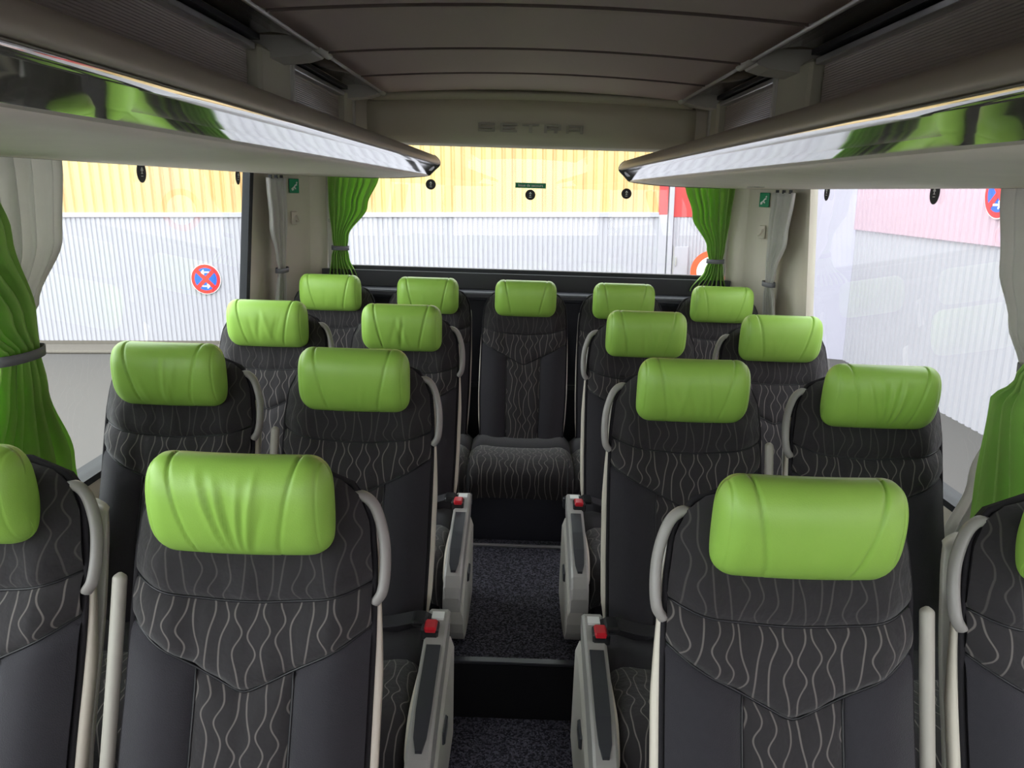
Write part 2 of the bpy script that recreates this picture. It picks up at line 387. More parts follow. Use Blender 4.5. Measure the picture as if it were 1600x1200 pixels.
# ------------------------------------------------------------------ luggage racks
def rack(s, label):
    r = empty('luggage_rack', (s * .8, 0, ZC)); tag(r, label, 'rack')
    inv = r.matrix_basis.inverted()
    def pt(o): o.parent = r; o.matrix_parent_inverse = inv; return o
    ye = 3.95; K = -4.0
    def sweep(name, pts, mat, smooth=True, y0=K, y1=ye, th=.012):
        n = len(pts); ysn = (y0, lerp(y0, y1, .5), y1)
        V = [(s*x, y, z + ZC) for y in ysn for x, z in pts]
        F = [(j*n+i, j*n+i+1, (j+1)*n+i+1, (j+1)*n+i) for j in range(2) for i in range(n-1)]
        o = mesh(name, V, F, mat, None, smooth); fixn(o)
        m = o.modifiers.new('s', 'SOLIDIFY'); m.thickness = th; m.offset = 0
        return pt(o)
    arc = lambda c, rx, rz, a0, a1, n: [(c[0] + rx*cos(lerp(a0, a1, i/n)), c[1] + rz*sin(lerp(a0, a1, i/n))) for i in range(n+1)]
    sweep('rack_lip', [(.66, .125), (.60, .140), (.545, .152), (.50, .155), (.475, .150), (.458, .138), (.449, .124), (.447, .112)], 'taupe')
    # bright glossy band, slightly bowed
    sweep('glossy_band', [(.4475, .110), (.459, .1005), (.470, .0905), (.482, .0795), (.494, .068), (.499, .0635)], 'gloss', th=.008)
    sweep('rack_underside', [(.501, .0615), (.56, .056), (.63, .051), (.70, .0475), (.78, .0455), (.88, .0445), (1.02, .0435), (1.135, .0435)], 'under')
    sweep('edge_trim', [(1.136, .040), (1.150, .040), (1.150, .055)], 'black', False, th=.006)
    pt(prism('shelf', [(.66, .118), (.90, .10), (1.14, .10), (1.14, .09), (.66, .105)], K, ye - .01, 'taupe', None, s))
    cap = [(.447, .112), (.449, .124), (.458, .138), (.475, .150), (.50, .155), (.545, .152), (.60, .14), (.66, .125), (1.14, .10), (1.14, .046), (.95, .045), (.88, .0445), (.78, .0455), (.70, .0475), (.63, .051), (.56, .056), (.500, .062), (.482, .0795), (.47, .0905), (.459, .1005)]
    pt(prism('end_cap', cap, ye - .012, ye, 'taupe', None, s))
    path = [(s*x, ye + .002, z + ZC) for x, z in [(.475, .152), (.458, .140), (.447, .122), (.450, .107), (.470, .0885), (.488, .071), (.503, .0605), (.56, .053), (.66, .046), (.80, .0425), (.95, .042)]]
    v, f = tube(smooth_path(path, 3), .0065, 8); pt(fixn(mesh('end_trim', v, f, 'inlay', None, True)))
    # small oval maker's button on the band end
    V = []; n = 18; tx, tz = .0515, -.0465; L_ = sqrt(tx*tx + tz*tz)
    for q in (0, 1):
        for i in range(n):
            a = 2*pi*i/n; c_ = .5 + .28*cos(a); d_ = .0035 if q else -.006
            V.append((s*(.4475 + tx*c_ + tz/L_*d_), ye - .13 + .06*sin(a), .110 + tz*c_ - tx/L_*d_ + ZC))
    pt(fixn(mesh('button', V, [tuple(range(n)), tuple(range(2*n-1, n-1, -1))] + [(i, (i+1)%n, n+(i+1)%n, n+i) for i in range(n)], 'inlay')))
    if s > 0: pt(box('pull_slot', .86, .90, 3.05, 3.15, .0375, .041, 'black'))
    # back panels with fine horizontal ribs
    for a, b in ((K, -1.1), (-1.05, 1.2), (1.24, 2.58), (2.98, 3.80)):
        nz_ = 84; pts = []
        for i in range(nz_ + 1):
            z = lerp(.10, .415, i / nz_); pts.append((.905 + (.0022 if i % 2 else 0), z))
        n = len(pts); V = [(s*x, y, z + ZC) for y in (a, b) for x, z in pts] + [(s*.925, y, z + ZC) for y in (a, b) for z in (.10, .415)]
        F = [(i, i+1, n+i+1, n+i) for i in range(n-1)] + [(2*n, 2*n+2, 2*n+3, 2*n+1), (0, n, 2*n+2, 2*n), (n-1, 2*n+1, 2*n+3, 2*n-1)]
        pt(fixn(mesh('ribbed_panel', V, F, 'rib')))
        pt(box('aluminium_profile', min(s*.875, s*.915), max(s*.875, s*.915), a, b, .405, .425, 'alu', None, .003))
        pt(box('shade_slot', min(s*.86, s*.92), max(s*.86, s*.92), a, b, .432, .448, 'black'))
        # dark glossy cove between slot and rail
        cv = [(.728, .438), (.75, .447), (.785, .456), (.825, .460), (.865, .455)]
        o = sweep('cove_trim', cv, 'flap', True, a, min(b, 3.84), .006)
    v, f = tube([(s*.715, K, .437 + ZC), (s*.715, 0, .437 + ZC), (s*.715, 3.84, .437 + ZC)], .0105, 12)
    pt(fixn(mesh('rail', v, f, 'chrome', None, True)))
    for y in (1.22, 2.78, 3.89):
        hw = .17 if y < 3 else .075
        pt(box('post', min(s*.87, s*.955), max(s*.87, s*.955), y - hw, y + hw, .09, .43, 'olive', None, .012))
        pt(box('post_edge', min(s*.862, s*.905), max(s*.862, s*.905), y + hw - .03, y + hw + .012, .09, .42, 'shell', None, .006))
        # curved bracket from the post up to the rail
        ctrl = [(.93, .395), (.88, .398), (.83, .402), (.775, .408), (.735, .420), (.705, .445), (.695, .47)]
        top = [(.93, .47), (.695, .47)]
        hb = .075 if y < 3 else .05
        po = [(x, z) for x, z in ctrl] + [(.93, .47)]
        pt(prism('bracket', po, y - hb, y + hb, 'shell', None, s, False))
        v, f = tube([(s*.715, y - hb - .006, .437 + ZC), (s*.715, y + hb + .006, .437 + ZC)], .0165, 12); pt(fixn(mesh('rail_clamp', v, f, 'shell', None, True)))
    return r
rack(-1, 'long luggage rack with plain underside above the window showing the asphalt')
rack(1, 'long luggage rack with a dark pull slot, above the pink-walled window')

# ------------------------------------------------------------------ seats
def wz(z): return pw(z, [(.33, .190), (.55, .197), (.76, .197), (.86, .195), (.93, .188), (.975, .170), (1.0, .138), (1.012, .09)])
def yf(z): return .035 - (.98 - z) * .30 + .02 * max(0, (.62 - z)) - .018 * exp(-((z - .52) / .13) ** 2)
def s1(u): return .812 + .026 * u * u
def s2(u): return .672 + .098 * sqrt(u * u + .0025)
ZB, ZT = .335, 1.012
def bsurf(u, z, h):
    """point of the padded front; h = how far the cloth stands proud"""
    w = wz(z); edge = .030 * abs(u) ** 5
    bol = -.012 * exp(-((abs(u) - .72) / .22) ** 2) * (1 if z < .9 else .4)
    return (u * w, yf(z) + edge + bol - h, z)
def puff(d, depth=.010, r=.012): return depth * (1 - exp(-d / r))
def panel(kind, sx, seed=0):
    nu, nv = (29, 15) if kind in ('top', 'chev') else (13, 25)
    rnd = random.Random(seed)
    ph = [rnd.uniform(0, 6.28) for _ in range(6)]
    def fn(i, j):
        a = i / (nu - 1); t = j / (nv - 1)
        if kind == 'top':
            u = -1 + 2*a; z0, z1 = s1(u), ZT; z = lerp(z0, z1, t)
            d = (z - z0); h = puff(d, .015) + .0022 * sin(u*17 + ph[0] + 3*t) * (1 - t) * sin(pi*min(1, t*3)) * 1.3
        elif kind == 'chev':
            u = -1 + 2*a; z0, z1 = s2(u), s1(u); z = lerp(z0, z1, t)
            d = min(z - z0, z1 - z); h = puff(d, .016) - .007 * exp(-((abs(u) - .40) / .035) ** 2) + .0016 * sin(u*24 + ph[1])
        else:
            if kind == 'mid': ua, ub = -.40, .40
            elif kind == 'sl': ua, ub = -1, -.40
            else: ua, ub = .40, 1
            u = lerp(ua, ub, a); z0, z1 = ZB, s2(u); z = lerp(z0, z1, t)
            du = min(abs(u - ua) if abs(ua) < .9 else 9, abs(u - ub) if abs(ub) < .9 else 9) * .2
            h = puff(min(z1 - z, du), .014)
            if kind == 'mid': h -= .004 * exp(-(u / .03) ** 2)
        return bsurf(u, z, h)
    V, F = grid(nu, nv, fn)
    return V, F
def headrest(var, rnd):
    """green leather roll; var 0 smooth, 1 lightly creased, 2 heavily creased"""
    nu, nv = 121, 44; W2 = .1425
    folds = []                                   # (u at bottom, u at top, start, end, width, height)
    if var == 0:
        for k in range(2): c = rnd.uniform(-.3, .3); folds.append((c, c + rnd.uniform(-.2, .2), -.9, .1, .05, rnd.choice((-1, 1)) * .0012))
    if var == 1:
        for k in range(5):
            c = rnd.uniform(-.38, .38); folds.append((c, c + rnd.uniform(-.35, .35), -.95, rnd.uniform(0, .8), rnd.uniform(.03, .06), rnd.choice((-1, 1)) * rnd.uniform(.0018, .0032)))
    if var == 2:
        for k in range(8):
            sg = -1 if k % 2 else 1; e = (k - 3.5) / 3.5
            folds.append((.03 + e * .10, e * .42 + rnd.uniform(-.05, .05), -.95, rnd.uniform(.35, .9), rnd.uniform(.03, .045), sg * rnd.uniform(.0038, .0056)))
    V = []
    for j in range(nv):
        th = 2 * pi * j / nv
        for i in range(nu):
            u = -1 + 2 * i / (nu - 1); u = sin(u * pi / 2) * .55 + u * .45
            e = max(0.0, (abs(u) - .70) / .30); k = sqrt(max(0.0, 1 - e ** 2.4)); k = max(k, .02)
            # cross-section: y forward (-), z up; flatter front, rounded top rolled forward
            cy, cz = cos(th), sin(th)
            ry = .056 * abs(cy) ** .0; py = -cy; pz = cz
            p = 2.7; nrm = (abs(py) ** p + abs(pz) ** p) ** (-1 / p); py *= nrm; pz *= nrm
            y = py * .052; z = pz * .085
            y += -.018 * (z / .088) + .010 * (z / .088) ** 2 * (1 if py < 0 else 0)   # leans, top rolls forward
            y += .012 * u * u                                                       # wraps the head
            front = max(0.0, -py)
            f = 0
            us = .42 + .26 * (z / .088 + 1) / 2 * 1.0
            t = z / .085
            f -= .0050 * exp(-((abs(u) - us) / .016) ** 2)                             # two curved seams
            f -= .0028 * exp(-((abs(u) - .88) / .012) ** 2)
            for (c0, c1, t0, t1, wd, am) in folds:
                if t0 < t < t1:
                    q = (t - t0) / (t1 - t0); x0 = lerp(c0, c1, q)
                    f += am * exp(-((u - x0) / wd) ** 2) * sin(pi * q) ** .7 * max(0, 1 - (abs(u) / .6) ** 4)
            f = f if py < .2 and t > -.75 else f * .25
            g = 1 + f / .06
            V.append((u * W2, y * k * g - (.004 * front), z * (.42 + .58 * k) * (1 + f / .12)))
    F = []
    for j in range(nv):
        for i in range(nu - 1):
            a = j*nu + i; b = ((j+1) % nv)*nu + i; F.append((a, a+1, b+1, b))
    F.append(tuple(j*nu for j in range(nv))); F.append(tuple(j*nu + nu - 1 for j in reversed(range(nv))))
    return V, F
def outline(off=0.0, n=26):
    zs = [lerp(ZB, ZT, i / (n - 1)) for i in range(n)]
    return zs, [wz(z) + off for z in zs]
def core(off, y0, y1, ztop=0, zlow=0):
    """body of the backrest between two depths behind the front"""
    zs, ws = outline(off); V = []; F = []
    for z, w in zip(zs, ws):
        zz = z + ztop * max(0, (z - .9) / .12) - zlow * max(0, (.4 - z) / .07); y = yf(z)
        e = .030; tp = 1 - .75 * max(0, (z - .88) / .132) if y0 < 0 else 1
        V += [(-w, y + e + y0, zz), (w, y + e + y0, zz), (w * .97, y + e + y1 * tp, zz), (-w * .97, y + e + y1 * tp, zz)]
    n = len(zs)
    for k in range(n - 1):
        for i in range(4): F.append((4*k+i, 4*k+(i+1)%4, 4*k+4+(i+1)%4, 4*k+4+i))
    F += [(0, 1, 2, 3), tuple(4*(n-1)+i for i in (3, 2, 1, 0))]
    return V, F
MESH = {}
def part(key, name, parent, build, mat, smooth=True):
    if key not in MESH:
        V, F = build(); me = bpy.data.meshes.new(name); me.from_pydata([tuple(v) for v in V], [], F); me.materials.append(M[mat])
        bm = bmesh.new(); bm.from_mesh(me); bmesh.ops.recalc_face_normals(bm, faces=bm.faces); bm.to_mesh(me); bm.free()
        if smooth: me.polygons.foreach_set('use_smooth', [True] * len(me.polygons))
        MESH[key] = me
    o = bpy.data.objects.new(name, MESH[key]); return link(o, parent)
def front_normals(VF):
    return VF
def cushion(ya, yb, sx):
    """slice of the seat cushion from rear ya to front yb"""
    prof = [(-.10, .352), (-.16, .358), (-.22, .360), (-.27, .357), (-.285, .352), (-.30, .357), (-.36, .366), (-.44, .370), (-.50, .364), (-.54, .345), (-.562, .315), (-.566, .28), (-.555, .24), (-.535, .20)]
    pr_ = [p for p in prof if yb - 1e-6 <= p[0] <= ya + 1e-6] if yb > -.5 else [p for p in prof if p[0] <= ya + 1e-6]
    nu = 21
    def fn(i, j):
        u = -1 + 2*i/(nu-1); y, z = pr_[j]; dip = -.010 * (1 - u*u) + .006 * exp(-((abs(u) - .78)/.15)**2)
        return (u * .214, y, z + (dip if z > .33 else 0) - .035 * abs(u) ** 9)
    V, F = grid(nu, len(pr_), fn)
    base = len(V); lowz = .20
    for j in range(len(pr_)):                         # side skirts
        for u in (0, nu - 1):
            x, y, z = V[j*nu + u]; V.append((x, max(y, -.535), min(lowz, z)))
    for j in range(len(pr_) - 1):
        a = base + 2*j
        F += [(j*nu, (j+1)*nu, a+2, a), (j*nu+nu-1, (j+1)*nu+nu-1, a+3, a+1)]
    return V, F
HRV = {}
def seat(x, y, kind, s, label, hv, turn=0.0):
    """kind: aisle / window / rear; s = +1 when the aisle lies to local +x"""
    r = empty('coach_seat', (x, y, 0)); r.rotation_euler.z = turn
    tag(r, label, 'seat', 'coach seats')
    for k, nm, mt in (('top', 'top_panel', 'cloth_dim'), ('chev', 'chevron_panel', 'cloth'), ('mid', 'centre_panel', 'cloth'), ('sl', 'side_panel', 'plaincloth'), ('sr', 'side_panel', 'plaincloth')):
        part(k, nm, r, lambda k=k: panel(k, 1, 3), mt)
    def seams_():
        V = []; F = []
        n_ = 40; us = [-1 + 2*i/n_ for i in range(n_ + 1)]
        P_ = [[bsurf(u, s1(u), .0015) for u in us], [bsurf(u, s2(u), .0015) for u in us]]
        for q in (-.40, .40): P_.append([bsurf(q, lerp(ZB, s2(q), i/16), .0015) for i in range(17)])
        for path in P_:
            v, f = tube(path, .0022, 6); F += [tuple(k + len(V) for k in ff) for ff in f]; V += v
        return V, F
    part('seams', 'seams', r, seams_, 'black')
    part('core', 'backrest', r, lambda: core(0.001, -.004, .045), 'blackcloth')
    part('shell', 'back_shell', r, lambda: core(.006, .046, .072, -.10, .03), 'shell')
    # welt around the cloth
    def welt():
        zs, ws = outline(.002, 30); L_ = [(-w, yf(z) + .027, z) for z, w in zip(zs, ws)]; R_ = [(w, yf(z) + .027, z) for z, w in zip(zs, ws)]
        return tube(L_ + R_[::-1], .0055, 8)
    part('welt', 'welt', r, welt, 'blackcloth')
    h = part(('hr', hv), 'headrest', r, lambda: headrest(hv if isinstance(hv, int) else hv[0], random.Random(hv if isinstance(hv, int) else hv[1])), 'green')
    h.location = (0, -.022, .982); h.rotation_euler.x = radians(-4)
    h['label'] = 'green leather headrest'
    part('cf', 'cushion_front', r, lambda: cushion(-.285, -.6, 1), 'cloth_seat')
    part('cr', 'cushion_rear', r, lambda: cushion(-.10, -.285, 1), 'plaincloth')
    if kind == 'rear':
        for c_ in r.children:
            if c_.name.startswith('cushion'): c_.scale.x = 1.055
    part('base', 'seat_base', r, lambda: boxvf(-.19, .19, -.50, -.06, .0, .27, .012), 'black', False)
    if kind == 'rear':
        sides = (-1, 1)
    else: sides = (s,)
    for q in sides:
        def band(q=q):
            V = []; F = []; zs = [lerp(.34, .90, i/24) for i in range(25)]
            for z in zs:
                k = min(1, (.90 - z) / .22, (z - .32) / .1); hw = (.004 + .011 * max(0, k)) * (1 if kind != 'rear' else .55); w = wz(z)
                y0 = yf(z) + .036
                ex = .005 + .013 * max(0, k) * (1 if kind != 'rear' else .5)
                V += [(q*(w + .002), y0 - hw*.7, z), (q*(w + ex), y0 - hw*.4, z), (q*(w + ex), y0 + hw, z), (q*(w + .001), y0 + hw*1.2, z)]
            for k in range(24):
                for i in range(4): F.append((4*k+i, 4*k+(i+1)%4, 4*k+4+(i+1)%4, 4*k+4+i))
            F += [(0, 1, 2, 3), (99, 98, 97, 96)]
            return V, F
        part(('band', q, kind == 'rear'), 'edge_band', r, band, 'piping')
    if kind != 'rear':
        def handle():
            c = [(s*.150, .058, .965), (s*.172, .056, .972), (s*.194, .050, .955), (s*.210, .038, .91), (s*.215, .022, .865), (s*.212, .008, .825), (s*.200, .006, .805)]
            return tube(smooth_path(c, 6), .0085, 10, 1.3)
        part(('handle', s), 'grab_handle', r, handle, 'handle')
        # upright folded arm on the far side
    if kind == 'aisle':
        def folded():
            c = [(-s*.222, -.150, .36), (-s*.222, -.10, .50), (-s*.222, -.045, .66), (-s*.222, -.006, .78), (-s*.222, .008, .825), (-s*.222, .012, .84)]
            V, F = tube(smooth_path(c, 5), [.0115]*22 + [.011, .0095, .007, .003], 12, 1.0)
            V = [(v.x, v.y * 1.0 + 0, v.z) for v in V]
            return V, F
        part(('fold', s), 'folded_armrest', r, folded, 'armcol')
        a0 = .232; xs = lambda v: s * v
        def arm():
            pr_ = [(-.175, .425, .385), (-.20, .432, .36), (-.30, .412, .33), (-.42, .388, .30), (-.50, .368, .272), (-.56, .348, .25), (-.595, .326, .236), (-.617, .298, .228), (-.628, .268, .224), (-.630, .24, .224)]
            V = []; F = []
            for y_, zt, zb in pr_:
                b_ = .006
                V += [(xs(.214), y_, zb), (xs(.214), y_, zt - b_), (xs(.220), y_, zt), (xs(.262), y_, zt), (xs(.268), y_, zt - b_), (xs(.268), y_, zb)]
            n = 6
            for k in range(len(pr_) - 1):
                for i in range(n): F.append((n*k+i, n*k+(i+1)%n, n*k+n+(i+1)%n, n*k+n+i))
            F += [tuple(range(n)), tuple(n*(len(pr_)-1)+i for i in range(n))]
            return V, F
        ar = part(('arm', s), 'armrest', r, arm, 'armgrey', False)
        def inlay():
            pr_ = [(-.315, .4095), (-.42, .3895), (-.50, .3685), (-.56, .347), (-.585, .336)]; V = []
            for k, (y_, z) in enumerate(pr_):
                hw = .017 if k < 3 else (.014 if k == 3 else .007)
                V += [(xs(.241 - hw), y_, z - .004), (xs(.241 - hw), y_, z + .004), (xs(.241 + hw), y_, z + .004), (xs(.241 + hw), y_, z - .004)]
            F = [(4*k+i, 4*k+(i+1)%4, 4*k+4+(i+1)%4, 4*k+4+i) for k in range(4) for i in range(4)] + [(0, 1, 2, 3), (19, 18, 17, 16)]
            return V, F
        part(('inlay', s), 'dark_inlay', ar, inlay, 'inlay', False)
        part(('lab', s), 'paper_label', ar, lambda: boxvf(min(xs(.226), xs(.256)), max(xs(.226), xs(.256)), -.232, -.200, .428, .4335), 'white', False)
        part(('bk', s), 'buckle_socket', ar, lambda: boxvf(min(xs(.206), xs(.248)), max(xs(.206), xs(.248)), -.288, -.243, .405, .436, .004), 'black', False)
        bk = part(('bkr', s), 'red_release_button', ar, lambda: boxvf(min(xs(.214), xs(.244)), max(xs(.214), xs(.244)), -.290, -.246, .425, .441, .004), 'red', False)
        bk['label'] = 'red seat belt release button'
        # belt web lying across the cushion
        def belt():
            c = [(xs(.225), -.235, .425), (xs(.19), -.215, .422), (xs(.10), -.185, .385), (xs(0), -.16, .372), (-xs(.12), -.15, .372), (-xs(.19), -.14, .37)]
            P_ = smooth_path(c, 5); V = []
            for p in P_: V += [(p.x, p.y - .022, p.z), (p.x, p.y + .022, p.z + .006), (p.x, p.y + .022, p.z + .0085), (p.x, p.y - .022, p.z + .0025)]
            n = len(P_); F = [(4*k+i, 4*k+(i+1)%4, 4*k+4+(i+1)%4, 4*k+4+i) for k in range(n-1) for i in range(4)] + [(0,1,2,3), tuple(4*(n-1)+i for i in (3,2,1,0))]
            return V, F
        part(('belt', s), 'seat_belt', r, belt, 'belt', False)
        part(('tongue', s), 'belt_tongue', r, lambda: boxvf(min(xs(.180), xs(.216)), max(xs(.180), xs(.216)), -.262, -.206, .424, .440, .005), 'black', False)
        def ped():
            pr_ = [(-.10, .30, .0), (-.18, .33, .0), (-.30, .315, .0), (-.42, .285, .02), (-.50, .255, .05), (-.545, .225, .10), (-.56, .19, .14)]; V = []
            for y_, zt, zb in pr_: V += [(xs(.222), y_, zb), (xs(.222), y_, zt), (xs(.262), y_, zt), (xs(.272), y_, zt - .03), (xs(.272), y_, zb)]
            n = 5; F = [(n*k+i, n*k+(i+1)%n, n*k+n+(i+1)%n, n*k+n+i) for k in range(6) for i in range(n)] + [tuple(range(n)), tuple(n*6+i for i in range(n))]
            return V, F
        part(('ped', s), 'pedestal_panel', r, ped, 'shell', False)
        part(('lever', s), 'recline_lever', r, lambda: boxvf(min(xs(.268), xs(.279)), max(xs(.268), xs(.279)), -.40, -.33, .20, .235, .004), 'inlay', False)
        # cushion edge band towards the aisle
        def cb():
            c = [(xs(.213), -.10, .345), (xs(.214), -.2, .35), (xs(.214), -.3, .348), (xs(.214), -.42, .358), (xs(.214), -.50, .352), (xs(.214), -.552, .31), (xs(.214), -.555, .25)]
            return tube(smooth_path(c, 4), .0075, 8, 1.0)
        part(('cb', s), 'cushion_piping', r, cb, 'piping')
    return r
LX = -.438; RX = .433
seat(LX + .0, 1.128, 'aisle', 1, 'aisle seat with deeply creased headrest, third row from the rear bench', 2)
seat(-.918, 1.13, 'window', 1, 'window seat beside tied curtains on asphalt-window side, third row from the rear bench', 0)
seat(LX, 1.936, 'aisle', 1, 'aisle seat with smooth headrest, second row from rear bench on asphalt-window side', (0, 5))
seat(-.918, 1.936, 'window', 1, 'window seat with creased headrest in front of the grey kerb, second row from rear', (1, 11))
seat(LX, 2.715, 'aisle', 1, 'aisle seat just ahead of the rear bench on the asphalt-window side', (1, 12))
seat(-.918, 2.715, 'window', 1, 'window seat just ahead of rear bench, below the red and blue no-stopping sign', (1, 13))
seat(RX, 1.11, 'aisle', -1, 'aisle seat with broad smooth headrest, third row from rear, pink-wall side', (0, 6))
seat(.913, 1.11, 'window', -1, 'window seat beside tied curtains on pink-wall side, third row from rear bench', (0, 7))
seat(RX, 1.938, 'aisle', -1, 'aisle seat on the pink-wall side, second row from the rear bench', (1, 14))
seat(.913, 1.938, 'window', -1, 'window seat with fanned headrest creases, second row from rear, pink-wall side', (2, 9))
seat(RX, 2.735, 'aisle', -1, 'aisle seat just ahead of the rear bench on the pink-wall side', (1, 15))
seat(.913, 2.735, 'window', -1, 'window seat just ahead of rear bench beside the grey curtain, pink-wall side', (0, 8))
rear_labels = ['rear bench seat at the corner by the curtain, asphalt-window side', 'rear bench seat next to the middle one, asphalt-window side',
               'middle seat of the rear bench facing down the aisle', 'rear bench seat next to the middle one, pink-wall side', 'rear bench seat at the corner by the curtain, pink-wall side']
for k in range(5): seat(-.907 + .4545 * k, 3.577, 'rear', 1 if k < 3 else -1, rear_labels[k], (0, 20 + k))
# belts hanging either side of the middle rear seat
for q in (-1, 1):
    b = empty('hanging_belt_buckle', (q * .205 - .006, 2.985, .19)); tag(b, 'black belt buckle hanging in front of the rear bench', 'seat belt', 'hanging belt buckles')
    box('buckle', -.016, .016, -.014, .014, 0, .05, 'inlay', b, .006, rel=False)
    v, f = tube([(0, 0, .05), (0, .004, .12), (0, .02, .20)], .009, 6, .3); fixn(mesh('webbing', v, f, 'belt', b))
# plinth under the rear bench
struct(box('trim_3', -1.15, 1.15, 3.06, 3.09, -1.47, -1.21, 'navy')); 
struct(box('trim_4', -.30, .30, 2.985, 3.0, -1.47, -1.458, 'alu', None, .003))

# ------------------------------------------------------------------ curtains
def curtain(axis, off, inward, ctrl, folds, mat, label, amp=.016, ring=None, group=None, name='curtain', phase=0.0):
    """axis 'y' hangs along a side wall at x = off, 'x' along the rear wall at y = off.
    ctrl: list of (z, a0, a1, amplitude factor, shift towards the cabin) from top to bottom"""
    r = empty(name, (0, 0, 0)); nu, nv = folds * 10 + 1, 48
    zt, zb = ctrl[0][0], ctrl[-1][0]
    def at(z, k):
        for p, q in zip(ctrl, ctrl[1:]):
            if z >= q[0] - 1e-9:
                t = (p[0] - z) / (p[0] - q[0]); t = t*t*(3 - 2*t); return lerp(p[k], q[k], t)
        return ctrl[-1][k]
    def xy(a, n, z):
        if axis == 'y':
            x = off if off is not None else 0
            return (inward * -1 * (abs(off) + max(0, -z) * .07 - n), a, z + ZC)
        return (a, off - n, z + ZC)
    V = []
    for j in range(nv):
        z = lerp(zt, zb, j / (nv - 1)); a0, a1, am, sh = at(z, 1), at(z, 2), at(z, 3), at(z, 4)
        for i in range(nu):
            s_ = i / (nu - 1); th = 2*pi*folds*s_ + phase + .5*sin(3*s_*6.28 + phase)
            a = lerp(a0, a1, s_) + .25 * am * amp * cos(th * 1.0)
            V.append(xy(a, amp * am * (sin(th) + .25*sin(2.3*th + 1)) + sh, z))
    F = [(j*nu+i, j*nu+i+1, (j+1)*nu+i+1, (j+1)*nu+i) for j in range(nv-1) for i in range(nu-1)]
    cl = mesh('cloth', V, F, mat, r, True); m = cl.modifiers.new('t', 'SOLIDIFY'); m.thickness = .002
    if ring is not None:
        z = ring; a0, a1, sh = at(z, 1), at(z, 2), at(z, 4); c = (a0 + a1) / 2; ra = abs(a1 - a0) / 2 + .008
        V = []; n = 28
        for q, dz in enumerate((-.011, .011)):
            for rr in (1.0, 1.06):
                for i in range(n):
                    t = 2*pi*i/n; V.append(xy(c + ra*rr*cos(t), sh + (amp*1.0 + .010)*rr*sin(t), z + dz))
        F = []
        for i in range(n):
            j = (i+1) % n; F += [(i, j, n+j, n+i), (2*n+i, 2*n+j, 3*n+j, 3*n+i), (i, j, 2*n+j, 2*n+i), (n+i, n+j, 3*n+j, 3*n+i)]
        fixn(mesh('tie_band', V, F, 'tie', r, True))
    # gliders at the top
    for q in range(3):
        a = lerp(ctrl[0][1], ctrl[0][2], .2 + .3*q); p = xy(a, ctrl[0][4], zt)
        v, f = boxvf(p[0]-.006, p[0]+.006, p[1]-.006, p[1]+.006, p[2]-.004, p[2]+.012); fixn(mesh('glider', v, f, 'black', r))
    return tag(r, label, 'curtain', group)
# side curtains (left wall: inward=+1 means x negative side)
curtain('y', 1.178, 1, [(0.065, 1.382, 1.961, 1.2, 0), (-0.15, 1.454, 1.946, 1.1, 0), (-0.3, 1.556, 1.843, 0.8, 0), (-0.385, 1.638, 1.741, 0.5, 0), (-0.5, 1.577, 1.782, 0.7, 0), (-0.9, 1.434, 1.843, 1.1, 0)], 8, 'curtgrey', 'grey curtain behind the tied green one at the asphalt window', .018, phase=.6)
curtain('y', 1.13, 1, [(.02, 1.05, 1.54, 1.0, .05), (-.12, 1.15, 1.61, 1.0, .05), (-.30, 1.42, 1.68, .8, .05), (-.38, 1.55, 1.69, .5, .05), (-.47, 1.52, 1.71, .7, .05), (-.68, 1.38, 1.80, 1.0, .05), (-.93, 1.30, 1.86, 1.2, .05)], 7, 'curtgreen', 'green curtain gathered by a grey band before the asphalt window', .022, ring=-.38)
curtain('y', 1.15, 1, [(0.022, 3.400, 3.660, 1, .02), (-0.18, 3.460, 3.700, 1, .02), (-0.34, 3.560, 3.700, 0.6, .02), (-0.4, 3.600, 3.700, 0.5, .02), (-0.47, 3.580, 3.720, 0.7, .02), (-0.85, 3.460, 3.780, 1, .02)], 4, 'curtgrey', 'narrow grey curtain tied beside the corner panel, asphalt-window side', .015, ring=-.40)
curtain('y', 1.178, -1, [(0.065, 1.495, 1.966, 1.2, 0), (-0.15, 1.536, 1.935, 1.1, 0), (-0.28, 1.638, 1.884, 0.8, 0), (-0.38, 1.710, 1.833, 0.5, 0), (-0.5, 1.679, 1.884, 0.7, 0), (-0.72, 1.659, 1.976, 0.9, 0), (-0.95, 1.659, 2.068, 1.1, 0)], 8, 'curtgrey', 'grey curtain tied at the pink-walled window, paired with a green one', .018, ring=-.38, phase=1.1)
curtain('y', 1.13, -1, [(.02, .95, 1.25, 1.0, .05), (-.2, 1.25, 1.48, 1.0, .05), (-.38, 1.60, 1.70, .5, .05), (-.45, 1.52, 1.78, .7, .05), (-.68, 1.38, 1.80, 1.0, .05), (-.93, 1.28, 1.80, 1.2, .05)], 7, 'curtgreen', 'green curtain gathered beside the grey one at the pink-walled window', .022)
curtain('y', 1.15, -1, [(0.022, 3.380, 3.680, 1, .02), (-0.18, 3.460, 3.720, 1, .02), (-0.34, 3.600, 3.740, 0.6, .02), (-0.4, 3.640, 3.740, 0.5, .02), (-0.47, 3.600, 3.760, 0.7, .02), (-0.85, 3.440, 3.820, 1, .02)], 4, 'curtgrey', 'narrow grey curtain tied beside the corner panel, pink-wall side', .015, ring=-.40)
